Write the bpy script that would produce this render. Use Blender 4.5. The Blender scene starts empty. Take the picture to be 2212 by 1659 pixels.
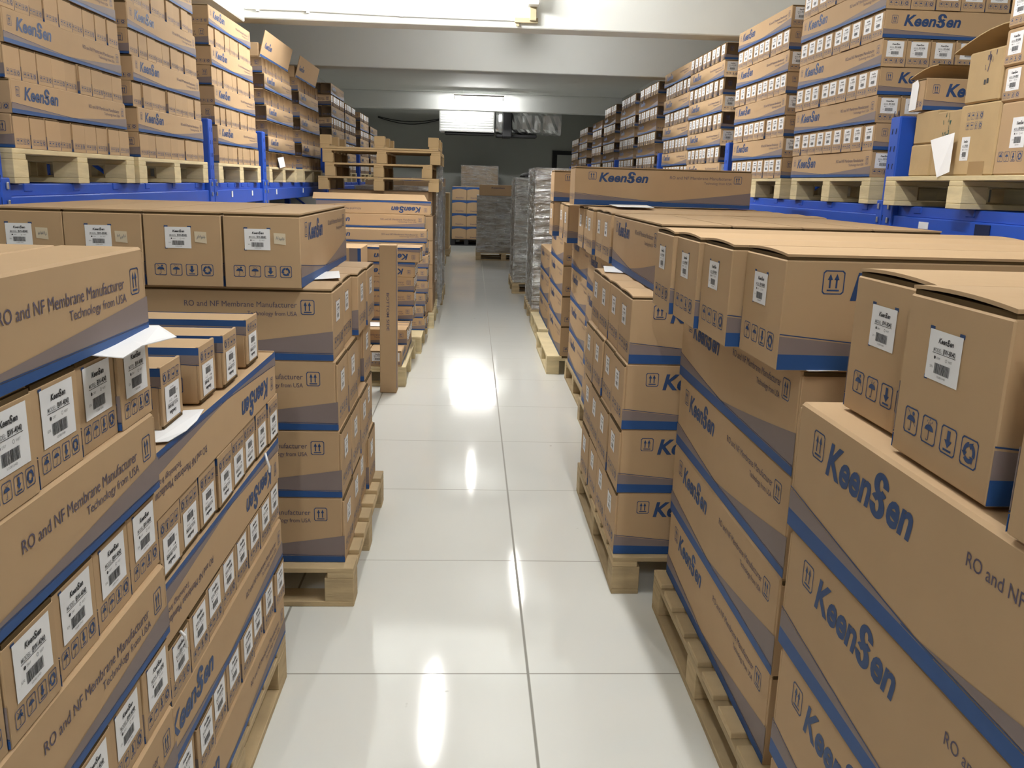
import bpy, math, random
import numpy as np
from mathutils import Matrix, Vector

# ------------------------------------------------------------------ camera, world, lights, exposure
C = bpy.context.scene.collection
SC = bpy.context.scene
PITCH, YAW, ROLL = 0.23056, 0.050954, 0.028089
FPX, CAMH = 1851.6, 1.45552

def cam_axes():
    p, y, r = PITCH, YAW, ROLL
    f = Vector((math.sin(y)*math.cos(p), math.cos(y)*math.cos(p), -math.sin(p)))
    r0 = Vector((math.cos(y), -math.sin(y), 0)); u0 = r0.cross(f)
    return math.cos(r)*r0 + math.sin(r)*u0, -math.sin(r)*r0 + math.cos(r)*u0, f

cd = bpy.data.cameras.new('camera'); cam = bpy.data.objects.new('camera', cd); C.objects.link(cam)
cd.sensor_fit = 'HORIZONTAL'; cd.sensor_width = 36.0; cd.lens = 36.0*FPX/2212.0
cd.clip_start = 0.02; cd.clip_end = 100
_r, _u, _f = cam_axes()
cam.matrix_world = Matrix(((_r.x, _u.x, -_f.x, 0), (_r.y, _u.y, -_f.y, 0), (_r.z, _u.z, -_f.z, CAMH), (0, 0, 0, 1)))
SC.camera = cam
SC.view_settings.view_transform = 'Standard'; SC.view_settings.look = 'None'
SC.view_settings.gamma = 1.0; SC.view_settings.use_curve_mapping = False
SC.view_settings.exposure = 1.15
SC.cycles.use_denoising = True
SC.cycles.max_bounces = 10; SC.cycles.diffuse_bounces = 6; SC.cycles.transparent_max_bounces = 12
SC.cycles.sample_clamp_indirect = 6.0

W = bpy.data.worlds.new('world'); SC.world = W; W.use_nodes = True
W.node_tree.nodes['Background'].inputs[0].default_value = (0.8, 0.85, 0.9, 1)
W.node_tree.nodes['Background'].inputs[1].default_value = 0.02

# the fluorescent lamps of the hall: x, y, z, tube length, tube emission (their tubes are the light sources); the last is added unseen to brighten the air unit
LAMPS = [(-0.25, -1.30, 3.08, 1.2, 160, 'y'), (0.58, 2.15, 3.08, 1.2, 122, 'y'), (-0.28, 6.65, 3.08, 1.2, 205, 'y'), (0.60, 9.40, 3.18, 1.2, 50, 'y'), (0.05, 13.4, 3.22, 1.2, 55, 'y'), (0.10, 18.75, 3.17, 1.0, 120, 'x'), (-0.15, 19.92, 3.14, 0.8, 60, 'x')]
LAMP_COL = (1.0, 0.985, 0.95)

# ------------------------------------------------------------------ materials
rnd = random.Random(7)
MATS = {}
def mat(name, col, rough=0.7, metal=0.0, spec=0.3, noise=0.0, nscale=20.0, bump=0.0, bscale=60.0, vary=0.0, stretch=(1, 1, 1), emit=0.0):
    m = bpy.data.materials.new(name); m.use_nodes = True; nt = m.node_tree; b = nt.nodes['Principled BSDF']
    b.inputs['Base Color'].default_value = (*col, 1); b.inputs['Roughness'].default_value = rough
    b.inputs['Metallic'].default_value = metal; b.inputs['Specular IOR Level'].default_value = spec
    tc = nt.nodes.new('ShaderNodeTexCoord'); mp = nt.nodes.new('ShaderNodeMapping'); mp.inputs['Scale'].default_value = stretch
    nt.links.new(tc.outputs['Object'], mp.inputs['Vector'])
    if noise or vary:
        mix = nt.nodes.new('ShaderNodeMix'); mix.data_type = 'RGBA'; mix.blend_type = 'MULTIPLY'; mix.inputs['Factor'].default_value = 1
        mix.inputs['A'].default_value = (*col, 1)
        val = None
        if noise:
            n = nt.nodes.new('ShaderNodeTexNoise'); n.inputs['Scale'].default_value = nscale; n.inputs['Detail'].default_value = 4
            nt.links.new(mp.outputs['Vector'], n.inputs['Vector'])
            r = nt.nodes.new('ShaderNodeMapRange'); r.inputs['To Min'].default_value = 1 - noise; r.inputs['To Max'].default_value = 1 + noise
            nt.links.new(n.outputs['Fac'], r.inputs['Value']); val = r.outputs['Result']
        if vary:
            oi = nt.nodes.new('ShaderNodeObjectInfo'); r2 = nt.nodes.new('ShaderNodeMapRange')
            r2.inputs['To Min'].default_value = 1 - vary; r2.inputs['To Max'].default_value = 1 + vary
            nt.links.new(oi.outputs['Random'], r2.inputs['Value'])
            if val is not None:
                mu = nt.nodes.new('ShaderNodeMath'); mu.operation = 'MULTIPLY'
                nt.links.new(val, mu.inputs[0]); nt.links.new(r2.outputs['Result'], mu.inputs[1]); val = mu.outputs[0]
            else: val = r2.outputs['Result']
        nt.links.new(val, mix.inputs['B']); nt.links.new(mix.outputs['Result'], b.inputs['Base Color'])
    if bump:
        n2 = nt.nodes.new('ShaderNodeTexNoise'); n2.inputs['Scale'].default_value = bscale; n2.inputs['Detail'].default_value = 3
        nt.links.new(mp.outputs['Vector'], n2.inputs['Vector'])
        bp = nt.nodes.new('ShaderNodeBump'); bp.inputs['Strength'].default_value = bump; bp.inputs['Distance'].default_value = 0.01
        nt.links.new(n2.outputs['Fac'], bp.inputs['Height']); nt.links.new(bp.outputs['Normal'], b.inputs['Normal'])
    if emit:
        b.inputs['Emission Color'].default_value = (*col, 1); b.inputs['Emission Strength'].default_value = emit
    MATS[name] = m
    return m

KRAFT = mat('kraft_board', (0.455, 0.312, 0.180), 0.75, spec=0.25, noise=0.05, nscale=9, bump=0.03, bscale=30, vary=0.05)
BLUE = mat('blue_print', (0.022, 0.075, 0.235), 0.55, spec=0.3)
GREY = mat('grey_print', (0.215, 0.172, 0.165), 0.6, spec=0.25)
LOGO = mat('logo_print', (0.026, 0.06, 0.165), 0.55, spec=0.3)
INK = mat('text_print', (0.10, 0.085, 0.13), 0.65, spec=0.25)
EDGE = mat('shaded_board_edge', (0.10, 0.065, 0.03), 0.9, spec=0.1)  # dark corrugated edge, with the shade of the flap gap put into its colour
WHITE = mat('label_paper', (0.80, 0.81, 0.84), 0.45, spec=0.35)
BLACK = mat('label_ink', (0.035, 0.035, 0.04), 0.6)
PALEINK = mat('label_grey_ink', (0.22, 0.22, 0.23), 0.6)
TAPE = mat('masking_tape', (0.62, 0.54, 0.40), 0.6, noise=0.05)
CLEAR = mat('packing_tape', (0.36, 0.24, 0.12), 0.25, spec=0.5)
WOOD = mat('pallet_wood', (0.44, 0.335, 0.195), 0.8, noise=0.35, nscale=7, bump=0.15, bscale=25, vary=0.14, stretch=(1, 1, 6))
WOODL = mat('pale_pallet_wood', (0.62, 0.52, 0.32), 0.8, noise=0.25, nscale=7, bump=0.12, bscale=25, vary=0.10, stretch=(1, 1, 5))
PAPERB = mat('pressed_board', (0.40, 0.28, 0.145), 0.85, noise=0.08, nscale=12, vary=0.05)
RACKB = mat('rack_blue', (0.018, 0.085, 0.50), 0.35, spec=0.5, noise=0.08, nscale=6)
SLOT = mat('slot_dark', (0.004, 0.01, 0.05), 0.8)
STEEL = mat('bolt_steel', (0.6, 0.6, 0.6), 0.35, metal=0.9)
PAPER = mat('white_paper', (0.86, 0.87, 0.90), 0.6)
WALLP = mat('wall_paint', (0.36, 0.37, 0.345), 0.8, noise=0.04, nscale=2)
CEILP = mat('ceiling_paint', (0.74, 0.76, 0.74), 0.75, noise=0.03, nscale=3)
WPLAST = mat('white_plastic', (0.80, 0.81, 0.80), 0.4)
CREAM = mat('cream_plastic', (0.36, 0.31, 0.20), 0.45)
DARK = mat('dark_plastic', (0.02, 0.02, 0.022), 0.6)
FOIL = mat('duct_foil', (0.72, 0.73, 0.74), 0.28, metal=0.9, bump=1.0, bscale=9)
OLDK = mat('old_kraft', (0.44, 0.315, 0.165), 0.75, noise=0.16, nscale=8, bump=0.25, bscale=12, vary=0.05)
def tube_mat(p):
    m = bpy.data.materials.new('lamp_tube'); m.use_nodes = True; b = m.node_tree.nodes['Principled BSDF']
    b.inputs['Base Color'].default_value = (.9, .9, .9, 1); b.inputs['Emission Color'].default_value = (*LAMP_COL, 1); b.inputs['Emission Strength'].default_value = p
    return m
LAMPW = mat('lamp_body', (0.8, 0.8, 0.8), 0.5)
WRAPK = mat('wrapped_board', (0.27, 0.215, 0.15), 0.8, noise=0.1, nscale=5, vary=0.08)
GREENI = mat('green_marker_ink', (0.03, 0.09, 0.07), 0.6)
REDI = mat('red_marker_ink', (0.6, 0.12, 0.12), 0.6)

def floor_mat():
    m = bpy.data.materials.new('floor_tile'); m.use_nodes = True; nt = m.node_tree; b = nt.nodes['Principled BSDF']
    N = nt.nodes.new; Lk = nt.links.new
    geo = N('ShaderNodeNewGeometry'); sep = N('ShaderNodeSeparateXYZ'); Lk(geo.outputs['Position'], sep.inputs[0])
    def line(out, off, half):
        a = N('ShaderNodeMath'); a.operation = 'SUBTRACT'; Lk(out, a.inputs[0]); a.inputs[1].default_value = off - 0.4 - 40*0.8
        mo = N('ShaderNodeMath'); mo.operation = 'MODULO'; Lk(a.outputs[0], mo.inputs[0]); mo.inputs[1].default_value = 0.8
        s = N('ShaderNodeMath'); s.operation = 'SUBTRACT'; Lk(mo.outputs[0], s.inputs[0]); s.inputs[1].default_value = 0.4
        ab = N('ShaderNodeMath'); ab.operation = 'ABSOLUTE'; Lk(s.outputs[0], ab.inputs[0])
        mr = N('ShaderNodeMapRange'); Lk(ab.outputs[0], mr.inputs['Value'])
        mr.inputs['From Min'].default_value = half*0.7; mr.inputs['From Max'].default_value = half*1.3
        mr.inputs['To Min'].default_value = 1; mr.inputs['To Max'].default_value = 0
        return mr.outputs['Result']
    lx = line(sep.outputs['X'], 0.1928, 0.0042); ly = line(sep.outputs['Y'], 2.336, 0.0024)
    mx = N('ShaderNodeMath'); mx.operation = 'MAXIMUM'; Lk(lx, mx.inputs[0]); Lk(ly, mx.inputs[1])
    no = N('ShaderNodeTexNoise'); no.inputs['Scale'].default_value = 1.6; no.inputs['Detail'].default_value = 5; Lk(geo.outputs['Position'], no.inputs['Vector'])
    r0 = N('ShaderNodeValToRGB'); r0.color_ramp.elements[0].color = (0.72, 0.735, 0.705, 1); r0.color_ramp.elements[1].color = (0.78, 0.795, 0.765, 1)
    Lk(no.outputs['Fac'], r0.inputs[0])
    # scattered scuffs
    n3 = N('ShaderNodeTexNoise'); n3.inputs['Scale'].default_value = 14; n3.inputs['Detail'].default_value = 2; Lk(geo.outputs['Position'], n3.inputs['Vector'])
    r3 = N('ShaderNodeMapRange'); r3.inputs['From Min'].default_value = 0.76; r3.inputs['From Max'].default_value = 0.80; r3.inputs['To Min'].default_value = 0; r3.inputs['To Max'].default_value = 0.5
    Lk(n3.outputs['Fac'], r3.inputs['Value'])
    mxs = N('ShaderNodeMath'); mxs.operation = 'MAXIMUM'; Lk(mx.outputs[0], mxs.inputs[0]); Lk(r3.outputs['Result'], mxs.inputs[1])
    mix = N('ShaderNodeMix'); mix.data_type = 'RGBA'; Lk(mxs.outputs[0], mix.inputs['Factor']); Lk(r0.outputs[0], mix.inputs['A'])
    mix.inputs['B'].default_value = (0.27, 0.265, 0.235, 1)
    Lk(mix.outputs['Result'], b.inputs['Base Color'])
    rr = N('ShaderNodeMapRange'); rr.inputs['To Min'].default_value = 0.075; rr.inputs['To Max'].default_value = 0.6; Lk(mx.outputs[0], rr.inputs['Value'])
    Lk(rr.outputs['Result'], b.inputs['Roughness']); b.inputs['Specular IOR Level'].default_value = 0.5
    n4 = N('ShaderNodeTexNoise'); n4.inputs['Scale'].default_value = 3.0; Lk(geo.outputs['Position'], n4.inputs['Vector'])
    bp = N('ShaderNodeBump'); bp.inputs['Strength'].default_value = 0.03; bp.inputs['Distance'].default_value = 0.02
    Lk(n4.outputs['Fac'], bp.inputs['Height']); Lk(bp.outputs['Normal'], b.inputs['Normal'])
    return m
FLOOR = floor_mat()

def film_mat():
    m = bpy.data.materials.new('stretch_film'); m.use_nodes = True; nt = m.node_tree; nt.nodes.clear()
    N = nt.nodes.new; Lk = nt.links.new
    out = N('ShaderNodeOutputMaterial'); tr = N('ShaderNodeBsdfTransparent'); gl = N('ShaderNodeBsdfGlossy'); df = N('ShaderNodeBsdfDiffuse')
    gl.inputs['Roughness'].default_value = 0.14; gl.inputs['Color'].default_value = (0.95, 0.96, 0.98, 1); df.inputs['Color'].default_value = (0.85, 0.86, 0.88, 1)
    tr.inputs['Color'].default_value = (0.86, 0.87, 0.88, 1)
    tc = N('ShaderNodeTexCoord'); mp = N('ShaderNodeMapping'); mp.inputs['Scale'].default_value = (2.2, 2.2, 9); mp.inputs['Rotation'].default_value = (0.25, 0.25, 0)
    Lk(tc.outputs['Object'], mp.inputs['Vector'])
    n = N('ShaderNodeTexNoise'); n.inputs['Scale'].default_value = 2.2; n.inputs['Detail'].default_value = 5; Lk(mp.outputs['Vector'], n.inputs['Vector'])
    bp = N('ShaderNodeBump'); bp.inputs['Strength'].default_value = 1.0; bp.inputs['Distance'].default_value = 0.12; Lk(n.outputs['Fac'], bp.inputs['Height'])
    Lk(bp.outputs['Normal'], gl.inputs['Normal']); Lk(bp.outputs['Normal'], df.inputs['Normal'])
    m1 = N('ShaderNodeMixShader'); m1.inputs[0].default_value = 0.22; Lk(gl.outputs[0], m1.inputs[1]); Lk(df.outputs[0], m1.inputs[2])
    r = N('ShaderNodeMapRange'); r.inputs['From Min'].default_value = 0.35; r.inputs['From Max'].default_value = 0.7; r.inputs['To Min'].default_value = 0.22; r.inputs['To Max'].default_value = 0.75
    Lk(n.outputs['Fac'], r.inputs['Value'])
    mp2 = N('ShaderNodeMapping'); mp2.inputs['Scale'].default_value = (1.6, 1.6, 24); mp2.inputs['Rotation'].default_value = (0.18, -0.12, 0); Lk(tc.outputs['Object'], mp2.inputs['Vector'])
    n2 = N('ShaderNodeTexNoise'); n2.inputs['Scale'].default_value = 1.5; n2.inputs['Detail'].default_value = 3; Lk(mp2.outputs['Vector'], n2.inputs['Vector'])
    r2 = N('ShaderNodeMapRange'); r2.inputs['From Min'].default_value = 0.56; r2.inputs['From Max'].default_value = 0.70; r2.inputs['To Min'].default_value = 0.10; r2.inputs['To Max'].default_value = 0.75  # film folds whitened in streaks, painting glints into the diffuse share
    Lk(n2.outputs['Fac'], r2.inputs['Value']); Lk(r2.outputs['Result'], m1.inputs[0])
    m2 = N('ShaderNodeMixShader'); Lk(r.outputs['Result'], m2.inputs[0]); Lk(tr.outputs[0], m2.inputs[1]); Lk(m1.outputs[0], m2.inputs[2])
    Lk(m2.outputs[0], out.inputs[0])
    return m
FILM = film_mat()

# ------------------------------------------------------------------ mesh builder
class MB:
    def __init__(s): s.v = []; s.f = []; s.m = []; s.mats = []
    def mi(s, m):
        if m not in s.mats: s.mats.append(m)
        return s.mats.index(m)
    def poly(s, pts, m):
        k = len(s.v); s.v += [tuple(p) for p in pts]; s.f.append(tuple(range(k, k+len(pts)))); s.m.append(s.mi(m))
    def raw(s, vs, fs, m):
        k = len(s.v); s.v += [tuple(p) for p in vs]; i = s.mi(m)
        for f in fs: s.f.append(tuple(k+q for q in f)); s.m.append(i)
    def box(s, x0, y0, z0, x1, y1, z1, m, ch=0.0):
        if ch <= 0:
            vs = [(x0,y0,z0),(x1,y0,z0),(x1,y1,z0),(x0,y1,z0),(x0,y0,z1),(x1,y0,z1),(x1,y1,z1),(x0,y1,z1)]
            s.raw(vs, [(0,3,2,1),(4,5,6,7),(0,1,5,4),(1,2,6,5),(2,3,7,6),(3,0,4,7)], m); return
        # all twelve edges chamfered
        c = min(ch, (x1-x0)*.45, (y1-y0)*.45, (z1-z0)*.45)
        X = (x0, x1); Y = (y0, y1); Z = (z0, z1); vs = []; ix = {}
        for a in (0, 1):
            for b in (0, 1):
                for d in (0, 1):
                    sx, sy, sz = (1-2*a)*c, (1-2*b)*c, (1-2*d)*c
                    for k, p in enumerate(((X[a], Y[b]+sy, Z[d]+sz), (X[a]+sx, Y[b], Z[d]+sz), (X[a]+sx, Y[b]+sy, Z[d]))):
                        ix[(a, b, d, k)] = len(vs); vs.append(p)
        fs = []
        I = lambda a, b, d, k: ix[(a, b, d, k)]
        for a in (0, 1):
            q = [I(a,0,0,0), I(a,1,0,0), I(a,1,1,0), I(a,0,1,0)]; fs.append(tuple(q if a else q[::-1]))
            q = [I(0,a,0,1), I(1,a,0,1), I(1,a,1,1), I(0,a,1,1)]; fs.append(tuple(q[::-1] if a else q))
            q = [I(0,0,a,2), I(1,0,a,2), I(1,1,a,2), I(0,1,a,2)]; fs.append(tuple(q if a else q[::-1]))
        for a in (0, 1):
            for b in (0, 1):
                fs.append((I(a,b,0,0), I(a,b,1,0), I(a,b,1,1), I(a,b,0,1)))
                fs.append((I(a,0,b,0), I(a,1,b,0), I(a,1,b,2), I(a,0,b,2)))
                fs.append((I(0,a,b,1), I(1,a,b,1), I(1,a,b,2), I(0,a,b,2)))
        for a in (0, 1):
            for b in (0, 1):
                for d in (0, 1): fs.append((I(a,b,d,0), I(a,b,d,1), I(a,b,d,2)))
        s.raw(vs, fs, m)
    def tube(s, pts, r, m, n=8):
        pts = [Vector(p) for p in pts]; rings = []
        for i, p in enumerate(pts):
            t = (pts[min(i+1, len(pts)-1)] - pts[max(i-1, 0)]).normalized()
            a = t.cross(Vector((0, 0, 1)) if abs(t.z) < .9 else Vector((1, 0, 0))).normalized(); b = t.cross(a)
            rings.append([p + r*(math.cos(2*math.pi*k/n)*a + math.sin(2*math.pi*k/n)*b) for k in range(n)])
        vs = [q for R in rings for q in R]; fs = []
        for i in range(len(rings)-1):
            for k in range(n): fs.append((i*n+k, i*n+(k+1) % n, (i+1)*n+(k+1) % n, (i+1)*n+k))
        fs.append(tuple(range(n))[::-1]); fs.append(tuple((len(rings)-1)*n+k for k in range(n)))
        s.raw(vs, fs, m)
    def decal(s, fr, shapes):
        o, u, v = fr; n = u.cross(v)
        for vs, fs, m, lift in shapes:
            oo = o + n*lift
            s.raw([oo + u*a + v*b for a, b in vs], fs, m)
    def mesh(s, name):
        me = bpy.data.meshes.new(name); me.from_pydata(s.v, [], s.f)
        for m in s.mats: me.materials.append(m)
        me.polygons.foreach_set('material_index', s.m); me.validate(); me.update(); return me
    def obj(s, name, parent=None):
        return mk(name, s.mesh(name), parent)

def mk(name, me, parent=None, loc=None, rot=None):
    o = bpy.data.objects.new(name, me); C.objects.link(o)
    if parent is not None: o.parent = parent
    if loc is not None: o.location = loc
    if rot is not None: o.rotation_euler = rot
    return o
def tag(o, label, cat, group=None, kind=None):
    if label: o['label'] = label
    if cat: o['category'] = cat
    if group: o['group'] = group
    if kind: o['kind'] = kind
    return o
def thing(name, label, cat, loc=(0, 0, 0), rotz=0, group=None):
    o = bpy.data.objects.new(name, None); C.objects.link(o); o.location = loc; o.rotation_euler = (0, 0, rotz); o.empty_display_size = .1
    return tag(o, label, cat, group)
def struct(o): o['kind'] = 'structure'; return o

# ------------------------------------------------------------------ lettering and printed marks (2-D shapes)
_tc = {}
def glyphs(txt, bold=0.0, shear=0.0):
    k = (txt, bold, shear)
    if k in _tc: return _tc[k]
    cu = bpy.data.curves.new('lettering', 'FONT'); cu.body = txt; cu.offset = bold; cu.shear = shear; cu.resolution_u = 3; cu.fill_mode = 'FRONT'
    ob = bpy.data.objects.new('lettering', cu); C.objects.link(ob)
    dg = bpy.context.evaluated_depsgraph_get(); ev = ob.evaluated_get(dg); me = ev.to_mesh()
    vs = [(v.co.x, v.co.y) for v in me.vertices]; fs = [tuple(p.vertices) for p in me.polygons]
    ev.to_mesh_clear(); bpy.data.objects.remove(ob); bpy.data.curves.remove(cu)
    _tc[k] = (vs, fs); return vs, fs
CAP = max(y for x, y in glyphs('H')[0])
def text(txt, u, v, h, m, w=None, bold=0.0, shear=0.0, lift=0.0007, anchor='l'):
    vs, fs = glyphs(txt, bold, shear)
    x0 = min(x for x, y in vs); x1 = max(x for x, y in vs); sy = h/CAP; sx = sy if w is None else w/(x1-x0)
    off = 0 if anchor == 'l' else -(x1-x0)*sx*(1.0 if anchor == 'r' else .5)
    return [([(u+off+(x-x0)*sx, v+y*sy) for x, y in vs], fs, m, lift)]
def rect(u0, v0, u1, v1, m, lift=0.0006): return [([(u0,v0),(u1,v0),(u1,v1),(u0,v1)], [(0,1,2,3)], m, lift)]
def pol(pts, m, lift=0.0006): return [(pts, [tuple(range(len(pts)))], m, lift)]
def strip(top, bot, m, lift=0.0006):
    n = len(top); return [(top+bot, [(n+i, n+i+1, i+1, i) for i in range(n-1)], m, lift)]
def frame(u0, v0, w, h, t, m, lift=0.0006):
    c = 0.10*min(w, h)
    o = [(u0+c,v0),(u0+w-c,v0),(u0+w,v0+c),(u0+w,v0+h-c),(u0+w-c,v0+h),(u0+c,v0+h),(u0,v0+h-c),(u0,v0+c)]
    cx, cy = u0+w/2, v0+h/2; fx, fy = 1-2*t/w, 1-2*t/h
    i = [(cx+(x-cx)*fx, cy+(y-cy)*fy) for x, y in o]
    return [(o+i, [(k, (k+1) % 8, 8+(k+1) % 8, 8+k) for k in range(8)], m, lift)]
def arc(cx, cy, rx, ry, ix, iy, a0, a1, m, n=20, lift=0.0006):
    A = [math.radians(a0+(a1-a0)*k/n) for k in range(n+1)]
    o = [(cx+rx*math.cos(a), cy+ry*math.sin(a)) for a in A]; i = [(cx+ix*math.cos(a), cy+iy*math.sin(a)) for a in A]
    return [(o+i, [(k, k+1, n+2+k, n+1+k) for k in range(n)], m, lift)]
def icon(kind, u, v, w, h, m):
    t = 0.05*w; S = frame(u, v, w, h, t, m); P = lambda a, b: (u+a*w, v+b*h)
    if kind == 'up':
        for c in (.34, .64):
            S += pol([P(c-.04,.26),P(c+.04,.26),P(c+.04,.62),P(c-.04,.62)], m) + pol([P(c-.12,.6),P(c+.12,.6),P(c,.86)], m)
        S += pol([P(.22,.13),P(.78,.13),P(.78,.2),P(.22,.2)], m)
    elif kind == 'down':
        S += pol([P(.4,.5),P(.6,.5),P(.6,.86),P(.4,.86)], m) + pol([P(.5,.24),P(.74,.52),P(.26,.52)], m) + pol([P(.24,.12),P(.76,.12),P(.76,.2),P(.24,.2)], m)
    elif kind == 'recycle':
        for k in range(3):
            S += arc(u+.5*w, v+.5*h, .36*w, .36*h, .2*w, .2*h, 100+120*k, 185+120*k, m, 6)
            a = math.radians(198+120*k); a2 = math.radians(182+120*k)
            S += pol([P(.5+.43*math.cos(a2), .5+.43*math.sin(a2)), P(.5+.30*math.cos(a+.35), .5+.30*math.sin(a+.35)), P(.5+.12*math.cos(a2), .5+.12*math.sin(a2))], m)
    else:
        S += pol([P(.5+.3*math.cos(math.radians(a)), .5+.22*math.sin(math.radians(a))) for a in range(0, 181, 20)], m)
        S += pol([P(.48,.16),P(.52,.16),P(.52,.52),P(.48,.52)], m) + arc(u+.43*w, v+.18*h, .09*w, .07*h, .05*w, .035*h, 180, 360, m, 6)
        if kind == 'rain':
            for a, b in ((.34,.82),(.5,.88),(.66,.82),(.42,.76),(.58,.77)): S += pol([P(a-.02,b-.03),P(a+.01,b-.03),P(a+.04,b+.05),P(a+.01,b+.05)], m)
        else:
            S += arc(u+.62*w, v+.8*h, .09*w, .08*h, .0, .0, 0, 360, m, 8) + pol([P(.2,.9),P(.24,.9),P(.86,.36),P(.82,.36)], m)
    return S
def logo(u, v, w, h, m, lift=0.0007):
    """KeenSen word mark: slanted bold letters, the S drawn as two cut rings."""
    B, SH = 0.031, 0.22
    a, _ = glyphs('Keen', B, SH); b, _ = glyphs('en', B, SH)
    wa = max(x for x, y in a)-min(x for x, y in a); wb = max(x for x, y in b)-min(x for x, y in b)
    s8 = 0.64*CAP/0.70; g = 0.03; tot = wa+wb+s8+2*g; sx = w/tot
    S = text('Keen', u, v, h, m, wa*sx, B, SH, lift)
    cx = u+(wa+g*.6+s8*.5)*sx; rx = s8*.53*sx
    S += arc(cx+.16*rx, v+.86*h, rx*.88, .36*h, rx*.22, .17*h, -6, 322, m, 26, lift)
    S += arc(cx-.10*rx, v+.24*h, rx*.92, .36*h, rx*.22, .17*h, 174, 502, m, 26, lift)
    S += text('en', u+(wa+s8+2*g)*sx, v, h, m, wb*sx, B, SH, lift)
    return S

def side_print(L, H, big):
    """Printed long side, read from its own left end: arrows, word mark, text, arrows, wave and blue band."""
    S = []
    n = 24; us = [L*k/n for k in range(n+1)]
    band = lambda u: H*(0.145-0.05*u/L)
    gl = lambda u: H*max(0.0, 0.155*(1-u/(0.50*L))**1.15) if u < .5*L else 0.0
    gr = lambda u: H*0.325*max(0.0, (u/L-.40)/.60)**1.25
    S += strip([(u, band(u)) for u in us], [(u, 0.002) for u in us], BLUE)
    S += strip([(u, band(u)+gl(u)) for u in us[:13]], [(u, band(u)) for u in us[:13]], GREY)
    S += strip([(u, band(u)+gr(u)) for u in us[9:]], [(u, band(u)+.02*H*(u > .45*L)) for u in us[9:]], GREY)
    t = .0011 if big else .0008
    lt = lambda u: band(u)+gl(u)+.018*H*(1-u/(.55*L))
    S += strip([(u, lt(u)+t) for u in us[:13]], [(u, lt(u)-t) for u in us[:13]], LOGO, .0008)
    S += strip([(u, band(u)+.012*H+t) for u in us[10:]], [(u, band(u)+.012*H-t) for u in us[10:]], LOGO, .0008)
    if big:
        S += icon('up', .077, H-.078, .045, .048, LOGO)
        S += logo(.137, H-.088, .283, .052, LOGO)
        S += text('RO and NF Membrane Manufacturer', .905, H-.062, .0175, INK, .36, 0.0, 0, .0007, 'r')
        S += text('Technology from USA', .905, H-.089, .0140, INK, .16, 0.0, 0, .0007, 'r')
        S += icon('up', .917, H-.084, .045, .048, LOGO)
    else:
        S += icon('up', .035, H-.058, .028, .034, LOGO)
        S += logo(.092, H-.066, .262, .044, LOGO)
        S += text('RO and NF Membrane Manufacturer', L-.078, H-.050, .0150, INK, .315, 0.0, 0, .0007, 'r')
        S += text('Technology from USA', L-.073, H-.068, .0115, INK, .168, 0.0, 0, .0007, 'r')
        S += icon('up', L-.056, H-.062, .030, .036, LOGO)
    return S
def end_icons(u0, v0, s, pitch, h):
    S = []
    for k, kd in enumerate(('sun', 'rain', 'down', 'recycle')): S += icon(kd, u0+k*pitch, v0, s, h, LOGO)
    return S
def label_print(u, v, w, h, model):
    S = rect(u, v, u+w, v+h, WHITE, .0010)
    k = .0014; P = lambda a, b: (u+a*w, v+b*h)
    def sh(l): return [(a, b, m, k) for a, b, m, _ in l]
    S += sh(logo(u+.30*w, v+.76*h, .46*w, .10*h, BLACK))
    S += sh(text('MODEL:', u+.18*w, v+.575*h, .075*h, PALEINK, .26*w, .01)) + sh(text(model, u+.48*w, v+.575*h, .095*h, BLACK, .36*w, .02))
    S += sh(rect(u+.16*w, v+.545*h, u+.86*w, v+.556*h, BLACK))
    S += sh(arc(u+.25*w, v+.46*h, .03*w, .036*h, 0, 0, 0, 360, BLACK, 8)) + sh(text('DRY', u+.31*w, v+.435*h, .045*h, PALEINK)) + sh(text('WET', u+.66*w, v+.435*h, .045*h, PALEINK)) + sh(arc(u+.60*w, v+.46*h, .03*w, .036*h, .022*w, .026*h, 0, 360, PALEINK, 8))
    S += sh(text('S/N', u+.13*w, v+.24*h, .05*h, PALEINK))
    r = random.Random(3); x = .27
    while x < .74:
        q = r.choice((.008, .012, .018)); S += sh(rect(u+x*w, v+.15*h, u+(x+q)*w, v+.36*h, BLACK)); x += q + r.choice((.008, .012))
    S += sh(text('12081040', u+.38*w, v+.075*h, .04*h, PALEINK, .26*w))
    return S

# ------------------------------------------------------------------ cartons
BL, BW, BH = 1.02, 0.240, 0.2360           # large carton
SL, SW, SH_ = 1.02, 0.1125, 0.1200          # small carton
def face_frames(L, Wd, H):
    return {'A': (Vector((-L/2, -Wd/2, 0)), Vector((1, 0, 0)), Vector((0, 0, 1))), 'B': (Vector((L/2, Wd/2, 0)), Vector((-1, 0, 0)), Vector((0, 0, 1))),
            'E': (Vector((L/2, -Wd/2, 0)), Vector((0, 1, 0)), Vector((0, 0, 1))), 'F': (Vector((-L/2, Wd/2, 0)), Vector((0, -1, 0)), Vector((0, 0, 1)))}
def lid(mb, x0, y0, x1, y1, z0, z1, arch, ny=8):
    vs = []; fs = []
    for i, x in enumerate((x0, x1)):
        for j in range(ny+1):
            y = y0+(y1-y0)*j/ny; a = arch*(1-(2*j/ny-1)**2)
            vs += [(x, y, z0+a), (x, y, z1+a)]
    n = 2*(ny+1)
    for j in range(ny):
        a = 2*j; fs += [(a+1, n+a+1, n+a+3, a+3), (a, a+2, n+a+2, n+a), (a, a+1, a+3, a+2), (n+a, n+a+2, n+a+3, n+a+1)]
    fs += [(0, n, n+1, 1), (n-2, n-1, 2*n-1, 2*n-2)]
    return vs, fs
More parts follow.
